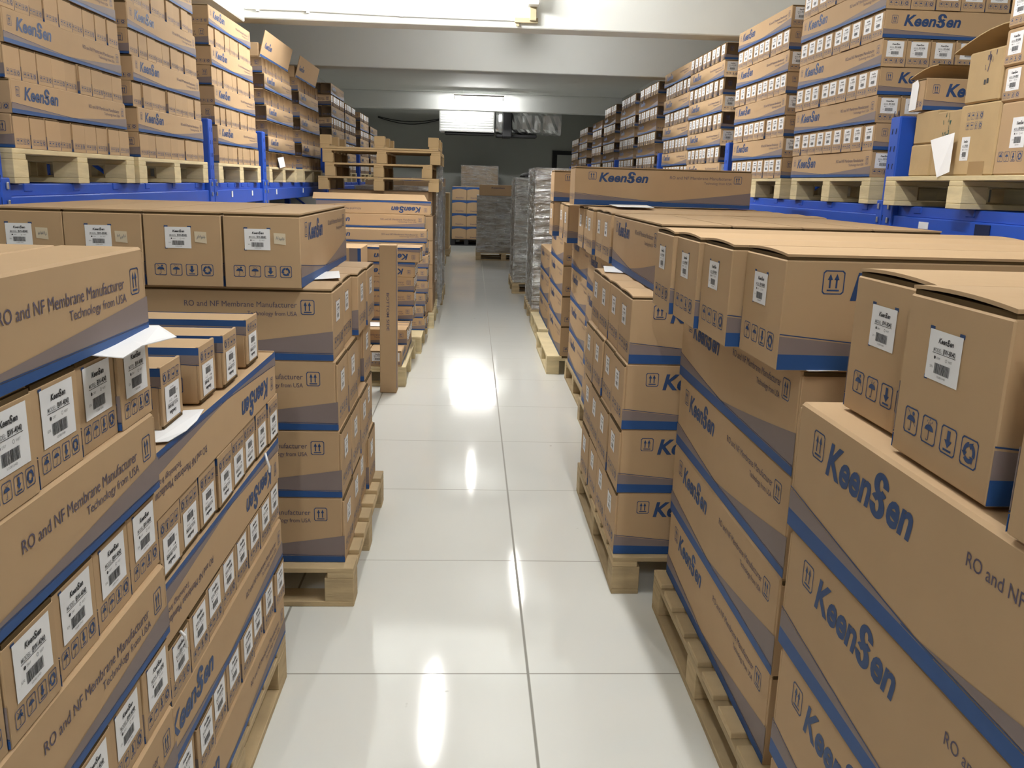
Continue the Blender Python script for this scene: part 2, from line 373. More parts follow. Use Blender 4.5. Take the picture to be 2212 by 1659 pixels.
def carton_meshes(big):
    L, Wd, H = (BL, BW, BH) if big else (SL, SW, SH_)
    ff = face_frames(L, Wd, H); body = MB(); nm = 'large' if big else 'small'
    g = 0.012 if big else 0.008
    if big:
        body.box(-L/2, -Wd/2, 0, L/2, Wd/2, H-g, KRAFT, .0025)
        body.box(-L/2+.004, -Wd/2+.004, H-g-.003, L/2-.004, Wd/2-.004, H-.005, EDGE)
    else:
        body.box(-L/2+.005, -Wd/2, 0.003, L/2-.005, Wd/2, H, KRAFT, .0035)
        for s in (-1, 1):
            a, b = sorted((s*L/2, s*(L/2-.006))); body.box(a, -Wd/2+.001, 0, b, Wd/2-.001, H-g, KRAFT, .0012)
            a, b = sorted((s*(L/2-.0006), s*(L/2-.0056))); body.box(a, -Wd/2+.004, H-g-.002, b, Wd/2-.004, H-.0028, EDGE)
    sp = side_print(L, H, big)
    body.decal(ff['A'], sp); body.decal(ff['B'], sp)
    if big:
        ic0 = end_icons(.028, .034, .037, .0485, .037); ic = list(ic0)
        ic += rect(.064, H-.052, .076, H-.046, LOGO) + rect(.136, H-.052, .148, H-.046, LOGO) + rect(.064, H-.118, .072, H-.112, LOGO)
    else:
        ic0 = end_icons(.012, .014, .019, .0238, .021); ic = ic0 + rect(.017, H-.014, .025, H-.0105, LOGO)
    body.decal(ff['E'], ic); body.decal(ff['F'], ic0)
    lab = MB()
    lab.decal(ff['E'], label_print(.066, H-.116, .080, .066, 'BW-8040') if big else label_print(.019, H-.079, .078, .066, 'BW-4040'))
    res = {}
    if big:
        fo = MB(); fo.box(-L/2+.006, -Wd/2, .002, L/2-.006, Wd/2, H, KRAFT, .005)
        for s in (-1, 1):
            ef = MB(); a, b = sorted((s*L/2, s*(L/2-.007))); ef.box(a, -Wd/2+.001, 0, b, Wd/2-.001, H-g, KRAFT, .0015)
            ef.decal(ff['E' if s > 0 else 'F'], ic if s > 0 else ic0); res['flap%d' % s] = ef.mesh('large_end_flap')
            a, b = sorted((s*(L/2-.0006), s*(L/2-.0066))); fo.box(a, -Wd/2+.005, H-g-.002, b, Wd/2-.005, H-.0045, EDGE)
        for f in 'AB': fo.decal(ff[f], sp)
        res['fold'] = fo.mesh('large_carton_folded')
    res.update({'body': body.mesh(nm+'_carton'), 'label': lab.mesh(nm+'_label'), 'dim': (L, Wd, H)})
    if big:
        for key, ar in (('lid', 0.0), ('lidbow', 0.005)):
            t = MB(); vs, fs = lid(t, -L/2+.002, -Wd/2+.001, L/2-.002, Wd/2-.001, H-.0052, H, ar); t.raw(vs, fs, KRAFT); res[key] = t.mesh('large_top_flap')
    return res
BIG = carton_meshes(True); SMALL = carton_meshes(False)
ROT = {'+x': 0.0, '+y': math.pi/2, '-x': math.pi, '-y': -math.pi/2}
STUFF = []
def carton(big, cx, cy, z, d, label, group, flip=False, bow=False, stick=True, sz=1.0, stuff=False, jit=0.0, cat='carton', fold=False):
    """One shipping carton; d is the way its labelled end points."""
    K = BIG if big else SMALL; H = K['dim'][2]*sz
    M = Matrix.Translation((cx, cy, z+(H if flip else 0))) @ Matrix.Rotation(ROT[d] + jit, 4, 'Z') @ (Matrix.Rotation(math.pi, 4, 'X') if flip else Matrix()) @ Matrix.Diagonal((1, 1, sz, 1))
    if stuff: STUFF.append((M, stick)); return None
    o = mk('large_carton' if big else 'small_carton', K['fold' if fold else 'body']); o.matrix_world = M
    tag(o, label, cat, group)
    if stick: mk('shipping_label', K['label'], o)
    if big and fold:
        mk('end_flap', K['flap1'], o); mk('end_flap', K['flap-1'], o)
    if big and not fold: mk('top_flap', K['lidbow' if bow else 'lid'], o)
    return o
ORD = ['zeroth', 'first', 'second', 'third', 'fourth', 'fifth', 'sixth', 'seventh', 'eighth', 'ninth', 'tenth', 'eleventh', 'twelfth']

def ends_row(big, side, xf, y0, n, pitch, z, row, where, group, flip=False, stick=True, sz=1.0, stuff=False, js=0.004, bow=False, skip=(), note='', offs=None):
    """n cartons side by side along y with an end to the aisle; xf is the plane of those ends."""
    L = BL if big else SL; s = 1 if side == 'left' else -1
    d = {('left', True): '+x', ('left', False): '-x', ('right', True): '-x', ('right', False): '+x'}[(side, stick)]
    for k in range(n):
        if k in skip: continue
        j = rnd.uniform(-js, js) + (offs[k] if offs else 0)
        order = k+1 if side == 'left' else n-k
        carton(big, xf - s*L/2 + j, y0+pitch*(k+.5), z, d, f"{'large' if big else 'small'} {note or 'carton end'}, {ORD[order]} from left, {row}, {where}", group, flip, bow, stick, sz, stuff, rnd.uniform(-.0008, .0008), fold=big and not bow)
def side_row(big, side, xf, yc, deep, z, row, where, group, flip=False, d='+y', sz=1.0, stuff=False, stick=True, bow=False, dx=0.0):
    """cartons lying along the aisle; the first shows its long side, the others lie behind it."""
    Wd = BW if big else SW; s = 1 if side == 'left' else -1
    for k in range(deep):
        txt = f"{'large' if big else 'small'} carton lying lengthwise, {row}, {where}" if k == 0 else f"{'large' if big else 'small'} carton, {ORD[k]} behind the lengthwise carton, {row}, {where}"
        carton(big, xf - s*(Wd*(k+.5)+.002*k) + dx, yc + rnd.uniform(-.004, .004), z, d, txt, group, flip, bow, stick, sz, stuff, rnd.uniform(-.001, .001), fold=big)

# ------------------------------------------------------------------ pallets
_pal = {}
def part_mesh(dims, m, ch=0.002):
    k = (dims, m.name)
    if k not in _pal:
        b = MB(); a, c, e = dims; b.box(-a/2, -c/2, -e/2, a/2, c/2, e/2, m, ch); _pal[k] = b.mesh('pallet_piece')
    return _pal[k]
def pallet(x, y, z, wx, wy, label, group=None, deck='x', low='x', m=WOOD, nb=7, H=.145, flip=False, bottom=True, name='wooden_pallet', cat='pallet'):
    """deck boards run along deck, the bottom boards along low; x, y is the centre."""
    t = thing(name, label, cat, (x, y, z), 0, group)
    if flip: t.rotation_euler = (math.pi, 0, 0); t.location.z = z+H
    bt, dt, st = (.020 if bottom else 0), .018, .020
    def put(nm, dims, p): 
        o = mk(nm, part_mesh(dims, m), t, p); return o
    if deck == 'x':
        bw = wy/(nb+.0)*.74
        for k in range(nb): put('deck_board', (wx, bw, dt), (0, -wy/2+bw/2+(wy-bw)*k/(nb-1), H-dt/2))
        for k in (-1, 0, 1): put('stringer_board', (.09, wy, st), (k*(wx/2-.045), 0, H-dt-st/2))
    else:
        bw = wx/(nb+.0)*.74
        for k in range(nb): put('deck_board', (bw, wy, dt), (-wx/2+bw/2+(wx-bw)*k/(nb-1), 0, H-dt/2))
        for k in (-1, 0, 1): put('stringer_board', (wx, .09, st), (0, k*(wy/2-.045), H-dt-st/2))
    bh = H-dt-st-bt
    for i in (-1, 0, 1):
        for j in (-1, 0, 1): put('pallet_block', (.10, .10, bh), (i*(wx/2-.05), j*(wy/2-.05), bt+bh/2))
    if bottom:
        for k in (-1, 0, 1):
            if low == 'x': put('bottom_board', (wx, .10, bt), (0, k*(wy/2-.05), bt/2))
            else: put('bottom_board', (.10, wy, bt), (k*(wx/2-.05), 0, bt/2))
    return t

# ------------------------------------------------------------------ room
XL, XR, YN, YF, ZC = -2.95, 3.20, -3.2, 22.6, 3.30
def plate(name, pts, m):
    b = MB(); b.poly(pts, m); return struct(b.obj(name))
b = MB(); b.box(XL-.1, YN-.1, -.08, XR+.1, YF+.1, 0, FLOOR); struct(b.obj('floor'))
b = MB(); b.box(XL-.1, YN-.1, ZC, XR+.1, YF+.1, ZC+.1, CEILP); struct(b.obj('ceiling'))
b = MB(); b.box(XL-.1, YN, 0, XL, YF, ZC, WALLP); struct(b.obj('wall_left'))
b = MB(); b.box(XR, YN, 0, XR+.1, YF, ZC, WALLP); struct(b.obj('wall_right'))
b = MB(); b.box(XL, YF, 0, XR, YF+.1, ZC, WALLP); struct(b.obj('wall_back'))
b = MB(); b.box(XL, YN-.1, 0, XR, YN, ZC, WALLP); struct(b.obj('wall_front'))
for k, (y0, y1, zb) in enumerate(((7.50, 7.76, 2.691), (10.60, 10.86, 2.713), (19.3, 19.6, 2.945))):
    b = MB(); b.box(XL, y0, zb, XR, y1, ZC, CEILP, .008); struct(b.obj(f'trim_{k+1}'))
b = MB(); b.box(XL, 3.0, 2.66, -1.86, 7.5, ZC, CEILP, .008); struct(b.obj('trim_4'))
# dark door frame on the back wall
b = MB(); b.box(2.02, YF-.05, 0, 2.75, YF, 2.28, DARK); b.box(2.14, YF-.06, 0, 2.63, YF-.03, 2.18, WALLP); struct(b.obj('door_1'))

# fluorescent battens
LN = ['behind the viewer', 'above the near end of the aisle', 'in front of the first ceiling beam', 'in front of the second ceiling beam', 'midway between the second and third ceiling beams', 'close before the third ceiling beam', 'behind the third ceiling beam, added to brighten the air unit']
for (lx, ly, lz, ll, lw, lax), wh in zip(LAMPS, LN):
    t = thing('ceiling_lamp', f'white fluorescent batten lamp hung {wh}', 'lamp', (lx, ly, lz), math.pi/2 if lax == 'y' else 0, 'fluorescent battens')
    hw = .045 if lax == 'y' else .15  # housings set across the aisle are widened to keep light off the ceiling
    b = MB(); b.box(-ll/2-.02, -hw, .0, ll/2+.02, hw, .03, LAMPW, .004); b.obj('lamp_housing', t)
    b = MB(); b.tube([(-ll/2, 0, -.03), (ll/2, 0, -.03)], .018, tube_mat(lw), 10); b.obj('lamp_tube', t)
    b = MB()
    for s in (-1, 1):
        b.box(s*(ll/2)-.015, -.02, -.05, s*(ll/2)+.015, .02, 0, LAMPW); b.tube([(s*ll*.35, 0, .05), (s*ll*.35, 0, ZC-lz)], .004, STEEL, 6)
    b.obj('lamp_hanger', t)

# ------------------------------------------------------------------ left floor stacks
ROW = lambda r: f"{ORD[r]} row up"
# front stack: small cartons, ten rows
Z0 = .145; dz = .1208
wA = 'front stack on the left floor'; gA = 'cartons of the front stack on the left floor'
pallet(-1.0, .74, 0, 1.06, 1.06, 'wooden pallet under the front stack on the left floor', 'floor pallets along the left', 'x', 'y')
for r in range(1, 11):
    z = Z0+(r-1)*dz
    if r % 2: ends_row(False, 'left', -.470, .228, 9, .1138, z, ROW(r), wA, gA, sz=dz/SH_, skip=(0, 1) if r > 3 else (0, 1, 2))
    else: side_row(False, 'left', -.466, .738, 9 if r == 10 else 1, z, ROW(r), wA, gA, sz=dz/SH_)
# second stack, seven rows
wB = 'second stack on the left floor'; gB = 'cartons of the second stack on the left floor'
pallet(-1.06, 1.80, 0, 1.06, 1.04, 'wooden pallet under the second stack on the left floor', 'floor pallets along the left', 'x', 'y')
for r in range(1, 8):
    z = Z0+(r-1)*.1212
    if r % 2 == 0: ends_row(False, 'left', -.533, 1.29, 9, .1155, z, ROW(r), wB, gB, flip=(r == 6), sz=1.01)
    else: side_row(False, 'left', -.530, 1.808, 9 if r == 7 else 1, z, ROW(r), wB, gB, flip=(r >= 5), d='-y' if r >= 5 else '+y', sz=1.01)
for k, (xe, y0) in enumerate(((-.558, 1.528), (-.550, 1.722), (-.540, 1.862), (-.545, 2.080))):
    carton(False, xe-SL/2, y0+.06, Z0+7*.1212+.001, '+x', f"loose upside-down small carton, {ORD[k+1]} from left, on top of {wB}", 'loose cartons on the second left stack', True, sz=1.0, jit=rnd.uniform(-.012, .012))
# third stack: large cartons
wC = 'third stack on the left floor'; gC = 'large cartons of the third stack on the left floor'
pallet(-.93, 3.27, 0, 1.08, 1.03, 'wooden pallet under the third stack on the left floor', 'floor pallets along the left', 'x', 'x')
for r in range(1, 5):
    o4 = [rnd.uniform(-.012, .012) for _ in range(4)]
    if r == 4: o4 = [0, .0, .018, .03]
    ends_row(True, 'left', -.424-.007*r, 2.800, 4, .2450, Z0+(r-1)*.2395, ROW(r), wC, gC, sz=.2395/BH, offs=o4, bow=(r == 4))
zC5 = Z0+4*.2395+.003
for k in range(4):
    x = -.542-.2445*(k+.5)
    o = carton(True, x, 2.775+BL/2, zC5, '-y', f"large taped-note carton, {ORD[4-k]} from left, topmost row of {wC}", 'topmost cartons of the third left stack', jit=rnd.uniform(-.003, .003))
    b = MB(); f = face_frames(BL, BW, BH)['E']; u, v = .158, BH-.100+rnd.uniform(-.004, .004)
    b.decal(f, pol([(u, v+.004), (u+.037, v), (u+.036, v+.036), (u-.001, v+.037)], TAPE, .0012))
    q = random.Random(k)
    for i in range(6):
        a, c = u+.006+.0045*i, v+.014+q.uniform(-.003, .004); b.decal(f, pol([(a, c), (a+.0012, c), (a+.004, c+.010), (a+.0026, c+.010)], PALEINK, .0016)); b.decal(f, rect(a, c+.004, a+.005, c+.0052, PALEINK, .0016))
    b.obj('masking_tape_note', o)

# upright carton leaning by the fourth pallet, "BOTTOM SIDE" printed down it
def plain_carton(name, x0, y0, z0, x1, y1, z1, label, group=None, m=KRAFT, cat='carton', ch=.004, flaps=True):
    b = MB(); b.box(x0, y0, z0, x1, y1, z1, m, ch); o = b.obj(name); tag(o, label, cat, group)
    return o
o = plain_carton('upright_carton', -.622, 5.85, .002, -.508, 5.97, 1.025, 'tall narrow carton standing on end on the floor beside the third left stack')
b = MB(); f = (Vector((-.622, 5.85, .002)), Vector((1, 0, 0)), Vector((0, 0, 1))); fv = (Vector((-.622, 5.85, .002)), Vector((0, 0, -1)), Vector((1, 0, 0)))
b.decal(fv, text('BOTTOM SIDE', -.70, .048, .018, INK, .26, 0.01))
f2 = (Vector((-.508, 5.85, .002)), Vector((0, 1, 0)), Vector((0, 0, 1)))
b.decal(f2, rect(.004, .03, .020, 1.0, BLUE) + rect(.020, .03, .06, 1.0, GREY, .0004))
o2 = b.obj('printed_lettering', o)

# fourth stack (lower, stepped) of small cartons
wD = 'fourth stack on the left floor'; gD = 'cartons of the fourth stack on the left floor'
pallet(-1.0, 6.60, 0, 1.08, 1.10, 'pale wooden pallet under the fourth stack on the left floor', 'floor pallets along the left', 'y', 'x', WOODL)
for k in range(8): carton(False, -.545-.1185*k, 6.06+SL/2, Z0, '-y', f"small carton facing the viewer, {ORD[8-k]} from left, bottom row, {wD}", gD, sz=.95)
zz = Z0+.1145
for k in range(6): carton(False, -.47-SL/2-.002*k, 6.30+.118*(k+.5), zz, '+x', f"small carton, {ORD[k+1]} from front, second row up, {wD}", gD, flip=(k > 0), sz=.95)
for r in range(3, 8):
    z = Z0+(r-1)*.1145
    xx = -.455+.006*(r-3) - SL/2 + (0.035 if r == 7 else 0)
    for k in range(3): carton(False, xx + rnd.uniform(-.006, .006), 6.72+.118*(k+.5), z, '+x', f"small carton, {ORD[k+1]} from front, {ROW(r)}, {wD}", gD, flip=(r >= 6), sz=.95)
# carton standing askew at that stack's near top corner
b = MB(); b.box(-1.14, 6.30, .752, -.80, 6.69, .965, KRAFT, .003); b.decal((Vector((-1.14, 6.30, .752)), Vector((1, 0, 0)), Vector((0, 0, 1))), rect(.315, .002, .339, .211, BLUE) + rect(.255, .002, .315, .211, GREY) + icon('up', .195, .06, .04, .05, INK))
tag(b.obj('side_turned_carton'), 'carton turned on its side with upright blue band, at the fourth left stack', 'carton')
b = MB(); b.box(-1.14, 6.30, .377, -.81, 6.69, .750, KRAFT, .003); tag(b.obj('plain_carton'), 'plain carton beneath the carton turned on its side, fourth left stack', 'carton')
# fifth stack: two long cartons on top of mixed cartons, before the pile of empty pallets
wE = 'fifth stack on the left floor'; gE = 'cartons of the fifth stack on the left floor'
pallet(-.95, 7.82, 0, 1.06, 1.10, 'pale wooden pallet under the fifth stack on the left floor', 'floor pallets along the left', 'y', 'x', WOODL)
for r in range(1, 9):
    ends_row(False, 'left', -.40+rnd.uniform(-.02, .02), 7.62, 4, .1185, Z0+(r-1)*.1105, ROW(r), wE, gE, sz=.918, offs=[rnd.uniform(-.03, .01) for _ in range(4)])
carton(False, -.425-SL/2, 7.90, 1.030, '+x', f"long shaded carton printed upright, second from top of {wE}", gE)
b_ = carton(False, -.370-SL/2, 7.92, 1.152, '+x', f"long open-lidded carton printed upside down, topmost of {wE}", gE, flip=True)
b = MB(); a0 = Vector((-1.40, 7.865, 1.274)); b.raw([(-1.42, 7.866, 1.2735), (-.40, 7.866, 1.2735), (-.44, 8.03, 1.325), (-1.44, 8.03, 1.325), (-1.42, 7.870, 1.2705), (-.40, 7.870, 1.2705), (-.44, 8.034, 1.321), (-1.44, 8.034, 1.321)], [(0,1,2,3),(7,6,5,4),(0,4,5,1),(1,5,6,2),(2,6,7,3),(3,7,4,0)], KRAFT)
fl = b.obj('lid_flap'); fl.parent = b_; fl.matrix_parent_inverse = b_.matrix_world.inverted()

# stack carrying empty pressed-board pallets
wF = 'stack beneath the pile of empty pallets'; gF = 'cartons beneath the empty pallets'
pallet(-.90, 9.15, 0, 1.06, 1.12, 'pale wooden pallet under the stack that carries empty pallets', 'floor pallets along the left', 'x', 'x', WOODL)
for r in range(1, 6):
    for k in range(2): plain_carton('plain_carton', -1.42, 8.74+.45*k, Z0+(r-1)*.24, -.40+rnd.uniform(-.01, .01), 8.74+.45*k+.445, Z0+r*.24-.002, f"plain carton, {'front' if k == 0 else 'rear'} half, {ROW(r)}, {wF}", gF)
zp = Z0+5*.24
PL = ['bottom', 'second', 'third']
for k, (x0, wx) in enumerate(((-.90, 1.16), (-.93, 1.03), (-.93, 1.13))):
    pallet(x0+.03*k-.01, 9.10, zp+k*.128, wx, 1.05, f"empty brown pallet, {PL[k]} from below in the pile", 'empty pallets in a pile', 'x', 'x', PAPERB, 5, .126, False, False)
pallet(-.90, 9.10, zp+3*.128, 1.13, 1.05, 'empty brown pallet lying upside down on top of the pile', 'empty pallets in a pile', 'x', 'x', PAPERB, 5, .126, True, False)
def film(name, x0, y0, z0, x1, y1, z1, label, seed=1):
    n = 10; r = random.Random(seed); b = MB()
    def wob(): return r.uniform(-.012, .006)
    def wall(P):
        vs = []; fs = []
        for i in range(n+1):
            for j in range(n+1): vs.append(P(i/n, j/n))
        for i in range(n):
            for j in range(n): fs.append((i*(n+1)+j, (i+1)*(n+1)+j, (i+1)*(n+1)+j+1, i*(n+1)+j+1))
        b.raw(vs, fs, FILM)
    wall(lambda a, c: (x0+(x1-x0)*a, y0-wob(), z0+(z1-z0)*c)); wall(lambda a, c: (x0-wob(), y1+(y0-y1)*a, z0+(z1-z0)*c))
    wall(lambda a, c: (x1+wob(), y0+(y1-y0)*a, z0+(z1-z0)*c)); wall(lambda a, c: (x1+(x0-x1)*a, y1+wob(), z0+(z1-z0)*c)); wall(lambda a, c: (x0+(x1-x0)*a, y0+(y1-y0)*c, z1+wob()*.5))
    return tag(b.obj(name), label, 'film')

# wrapped loads further down the aisle
def wrapped(x0, y0, nx, ny, nz, bx, by, bz, what, grp, zf=.145, band=False, m=KRAFT, seed=1, pm=WOOD, filmed=True, facing=True, skipback=True):
    wx, wy = nx*bx, ny*by
    pallet(x0+wx/2, y0+wy/2, 0, wx+.04, wy+.04, f"wooden pallet under the {what}", 'pallets of the wrapped loads', 'x', 'x', pm)
    for k in range(nz):
        for i in range(nx):
            for j in range(ny):
                if skipback and 0 < i < nx-1 and j > 0: continue
                o = plain_carton('plain_carton', x0+i*bx+.002, y0+j*by+.002, zf+k*bz, x0+(i+1)*bx-.002, y0+(j+1)*by-.002, zf+(k+1)*bz-.002, f"plain carton, {ORD[i+1]} across, {ORD[j+1]} deep, {ROW(k+1)}, {what}", grp, m)
                if band and j == 0:
                    q = MB(); f = (Vector((x0+i*bx+.002, y0+.002, zf+k*bz)), Vector((1, 0, 0)), Vector((0, 0, 1))); n = 12; w = bx-.006
                    us = [w*t/n for t in range(n+1)]
                    q.decal(f, strip([(u, bz-.006) for u in us], [(u, bz*(.74+.10*math.sin(math.pi*u/w))) for u in us], BLUE, .0009))
                    q.decal(f, text('KeenSen', w*.25, bz*.13, .022, INK, w*.55, .02, .2, .001)); q.obj('printed_band', o)
    if filmed: film('stretch_film', x0-.012, y0-.012, zf+.003, x0+wx+.012, y0+wy+.012, zf+nz*bz+.012, f"clear stretch film wrapped around the {what}", seed)
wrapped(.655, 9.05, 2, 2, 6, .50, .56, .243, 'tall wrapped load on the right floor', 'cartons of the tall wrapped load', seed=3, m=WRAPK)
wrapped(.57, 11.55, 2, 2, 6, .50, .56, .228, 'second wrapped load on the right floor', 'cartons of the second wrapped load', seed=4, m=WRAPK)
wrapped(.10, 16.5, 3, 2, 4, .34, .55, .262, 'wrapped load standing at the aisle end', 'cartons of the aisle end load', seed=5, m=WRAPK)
wrapped(-.47, 20.2, 2, 2, 4, .34, .5, .298, 'blue-banded stack at the back wall', 'blue-banded cartons at the back wall', band=True, filmed=False, pm=DARK, skipback=False)
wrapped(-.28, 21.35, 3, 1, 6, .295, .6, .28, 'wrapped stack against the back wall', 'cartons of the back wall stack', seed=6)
b = MB(); b.box(.13, 16.5, 1.208, .85, 17.0, 1.405, KRAFT, .004); b.decal((Vector((.13, 16.5, 1.208)), Vector((1, 0, 0)), Vector((0, 0, 1))), text('KeenSen', .22, .13, .03, INK, .25, .02, .2)); tag(b.obj('flat_carton'), 'flat brown carton lying on top of the wrapped load at the aisle end', 'carton')
# cap on the second wrapped load
b = MB(); vs = []; fs = []; n = 14
for i in range(6):
    a = i/5*math.pi/2
    for k in range(n): vs.append((.71+.09*math.cos(a)*math.cos(2*math.pi*k/n), 11.72+.12*math.cos(a)*math.sin(2*math.pi*k/n), 1.530+.06*math.sin(a)))
for i in range(5):
    for k in range(n): fs.append((i*n+k, i*n+(k+1) % n, (i+1)*n+(k+1) % n, (i+1)*n+k))
b.raw(vs, fs, DARK); b.raw([(.60+.06*math.cos(t), 11.68+.07*math.sin(t), 1.532+.005*math.cos(t)) for t in [i*math.pi/6 for i in range(12)]], [tuple(range(12))], DARK)
tag(b.obj('black_cap'), 'black cap lying on top of the second wrapped load', 'cap')
# film on the pallet pile's aisle side and a stack behind it
film('stretch_film', -.350, 8.80, .16, -.325, 9.62, 1.66, 'loose clear film hanging at the aisle side of the pallet pile', 9)
wrapped(-1.36, 10.3, 2, 2, 5, .50, .52, .245, 'wrapped stack behind the pallet pile', 'cartons behind the pallet pile', seed=8)
wrapped(-1.48, 12.2, 2, 2, 5, .52, .52, .26, 'brown stack second behind the empty pallets', 'cartons two pallets behind', filmed=False)
wrapped(-1.52, 14.6, 2, 2, 5, .52, .52, .27, 'brown stack third behind the empty pallets', 'cartons three pallets behind', filmed=False, band=True)
wrapped(-1.50, 17.2, 2, 2, 4, .52, .52, .27, 'brown stack fourth behind the empty pallets', 'cartons four pallets behind', filmed=False, m=OLDK)

# ------------------------------------------------------------------ right floor stacks
gp = 'floor pallets along the right'
wRA = 'front stack on the right floor'; gRA = 'large cartons of the front stack on the right floor'
pallet(1.13, .93, 0, 1.08, 1.08, 'wooden pallet under the front stack on the right floor', gp, 'x', 'y')
for r in range(1, 5): side_row(True, 'right', .592-.004*(4-r)*-1, .93+.006*r, 4, Z0+(r-1)*.2365, ROW(r), wRA, gRA, d='+y', bow=(r == 4), sz=.2365/BH)
zt = Z0+4*.2365+.006
for k, (xe, y0) in enumerate(((.645, 1.168), (.612, .920), (.588, .610), (.585, .36), (.585, .11))):
    carton(True, xe+BL/2, y0+BW/2, zt, '-x', f"large labelled carton, {ORD[k+1]} from left, topmost row of {wRA}", 'topmost cartons of the front right stack', bow=True, jit=(-.012 if k == 1 else .008 if k == 0 else 0))
wRB = 'second stack on the right floor'; gRB = 'large cartons of the second stack on the right floor'
pallet(1.20, 2.22, 0, 1.08, 1.08, 'wooden pallet under the second stack on the right floor', gp, 'x', 'y')
for r in range(1, 5): side_row(True, 'right', .694+.004*(r % 2), 2.225, 4, Z0+(r-1)*.2365, ROW(r), wRB, gRB, d='-y' if r == 9 else '+y', bow=(r == 4), sz=.2365/BH)
for k, (xe, y0) in enumerate(((.572, 2.425), (.580, 2.181), (.590, 1.937), (.622, 1.690))):
    carton(True, xe+BL/2, y0+BW/2, zt, '-x', f"large labelled carton, {ORD[k+1]} from left, topmost row of {wRB}", 'topmost cartons of the second right stack', bow=True, jit=.01*(k-1.5))
wRC = 'third stack on the right floor'; gRC = 'large cartons of the third stack on the right floor'
pallet(1.08, 3.40, 0, 1.10, 1.08, 'wooden pallet under the third stack on the right floor', gp, 'x', 'y')
for r in range(1, 5): ends_row(True, 'right', .535+(.012 if r == 4 else 0), 2.885, 4, .2435, Z0+(r-1)*.2365, ROW(r), wRC, gRC, sz=.2365/BH, js=.006, bow=(r == 4))
for k in range(4):
    carton(True, .642+.2445*(k+.5), 2.93+BL/2, zt, '+y', f"large carton, {ORD[k+1]} from left, topmost row of {wRC}", 'topmost cartons of the third right stack', stick=True, bow=False, jit=.004*(k-1))
wRD = 'fourth stack on the right floor'; gRD = 'large cartons of the fourth stack on the right floor'
pallet(1.22, 4.72, 0, 1.06, 1.06, 'wooden pallet under the fourth stack on the right floor', gp, 'y', 'y')
for r in range(1, 5): side_row(True, 'right', .700, 4.66, 2, Z0+(r-1)*.2365, ROW(r), wRD, gRD)
ends_row(True, 'right', .640, 4.02, 5, .243, zt, 'topmost row', wRD, gRD, bow=True, js=.012)
wRE = 'fifth stack on the right floor'; gRE = 'large cartons of the fifth stack on the right floor'
pallet(1.26, 5.90, 0, 1.06, 1.06, 'wooden pallet under the fifth stack on the right floor', gp, 'y', 'y')
for r in range(1, 5): side_row(True, 'right', .745, 5.87, 2, Z0+(r-1)*.2365, ROW(r), wRE, gRE)
ends_row(True, 'right', .625, 5.38, 4, .244, zt, 'topmost row', wRE, gRE, offs=[-.03, .03, -.01, -.055])
carton(True, .582+BL/2, 5.0+BW/2, zt+BH+.010, '+x', 'long carton turned across the top of the fourth stack on the right floor', gRD, sz=.905)
carton(True, .565+BL/2, 6.1+BW/2, zt+BH+.004, '+x', 'long carton turned across the top of the fifth stack on the right floor', gRE, sz=.89)
wRF = 'sixth stack on the right floor'; gRF = 'large cartons of the sixth stack on the right floor'
pallet(1.15, 7.10, 0, 1.10, 1.10, 'pale wooden pallet jutting out under the sixth stack on the right floor', gp, 'y', 'y', WOODL)
for r in range(1, 5): side_row(True, 'right', .700, 7.07, 2, Z0+(r-1)*.2365, ROW(r), wRF, gRF, stick=False, d='-y') if r > 0 else None
wRG = 'seventh stack on the right floor'; gRG = 'large cartons of the seventh stack on the right floor'
pallet(1.18, 8.36, 0, 1.10, 1.10, 'pale wooden pallet jutting out under the seventh stack on the right floor', gp, 'y', 'y', WOODL)
for r in range(1, 4): side_row(True, 'right', .71, 8.32, 2, Z0+(r-1)*.2385, ROW(r), wRG, gRG, stick=False, d='-y')

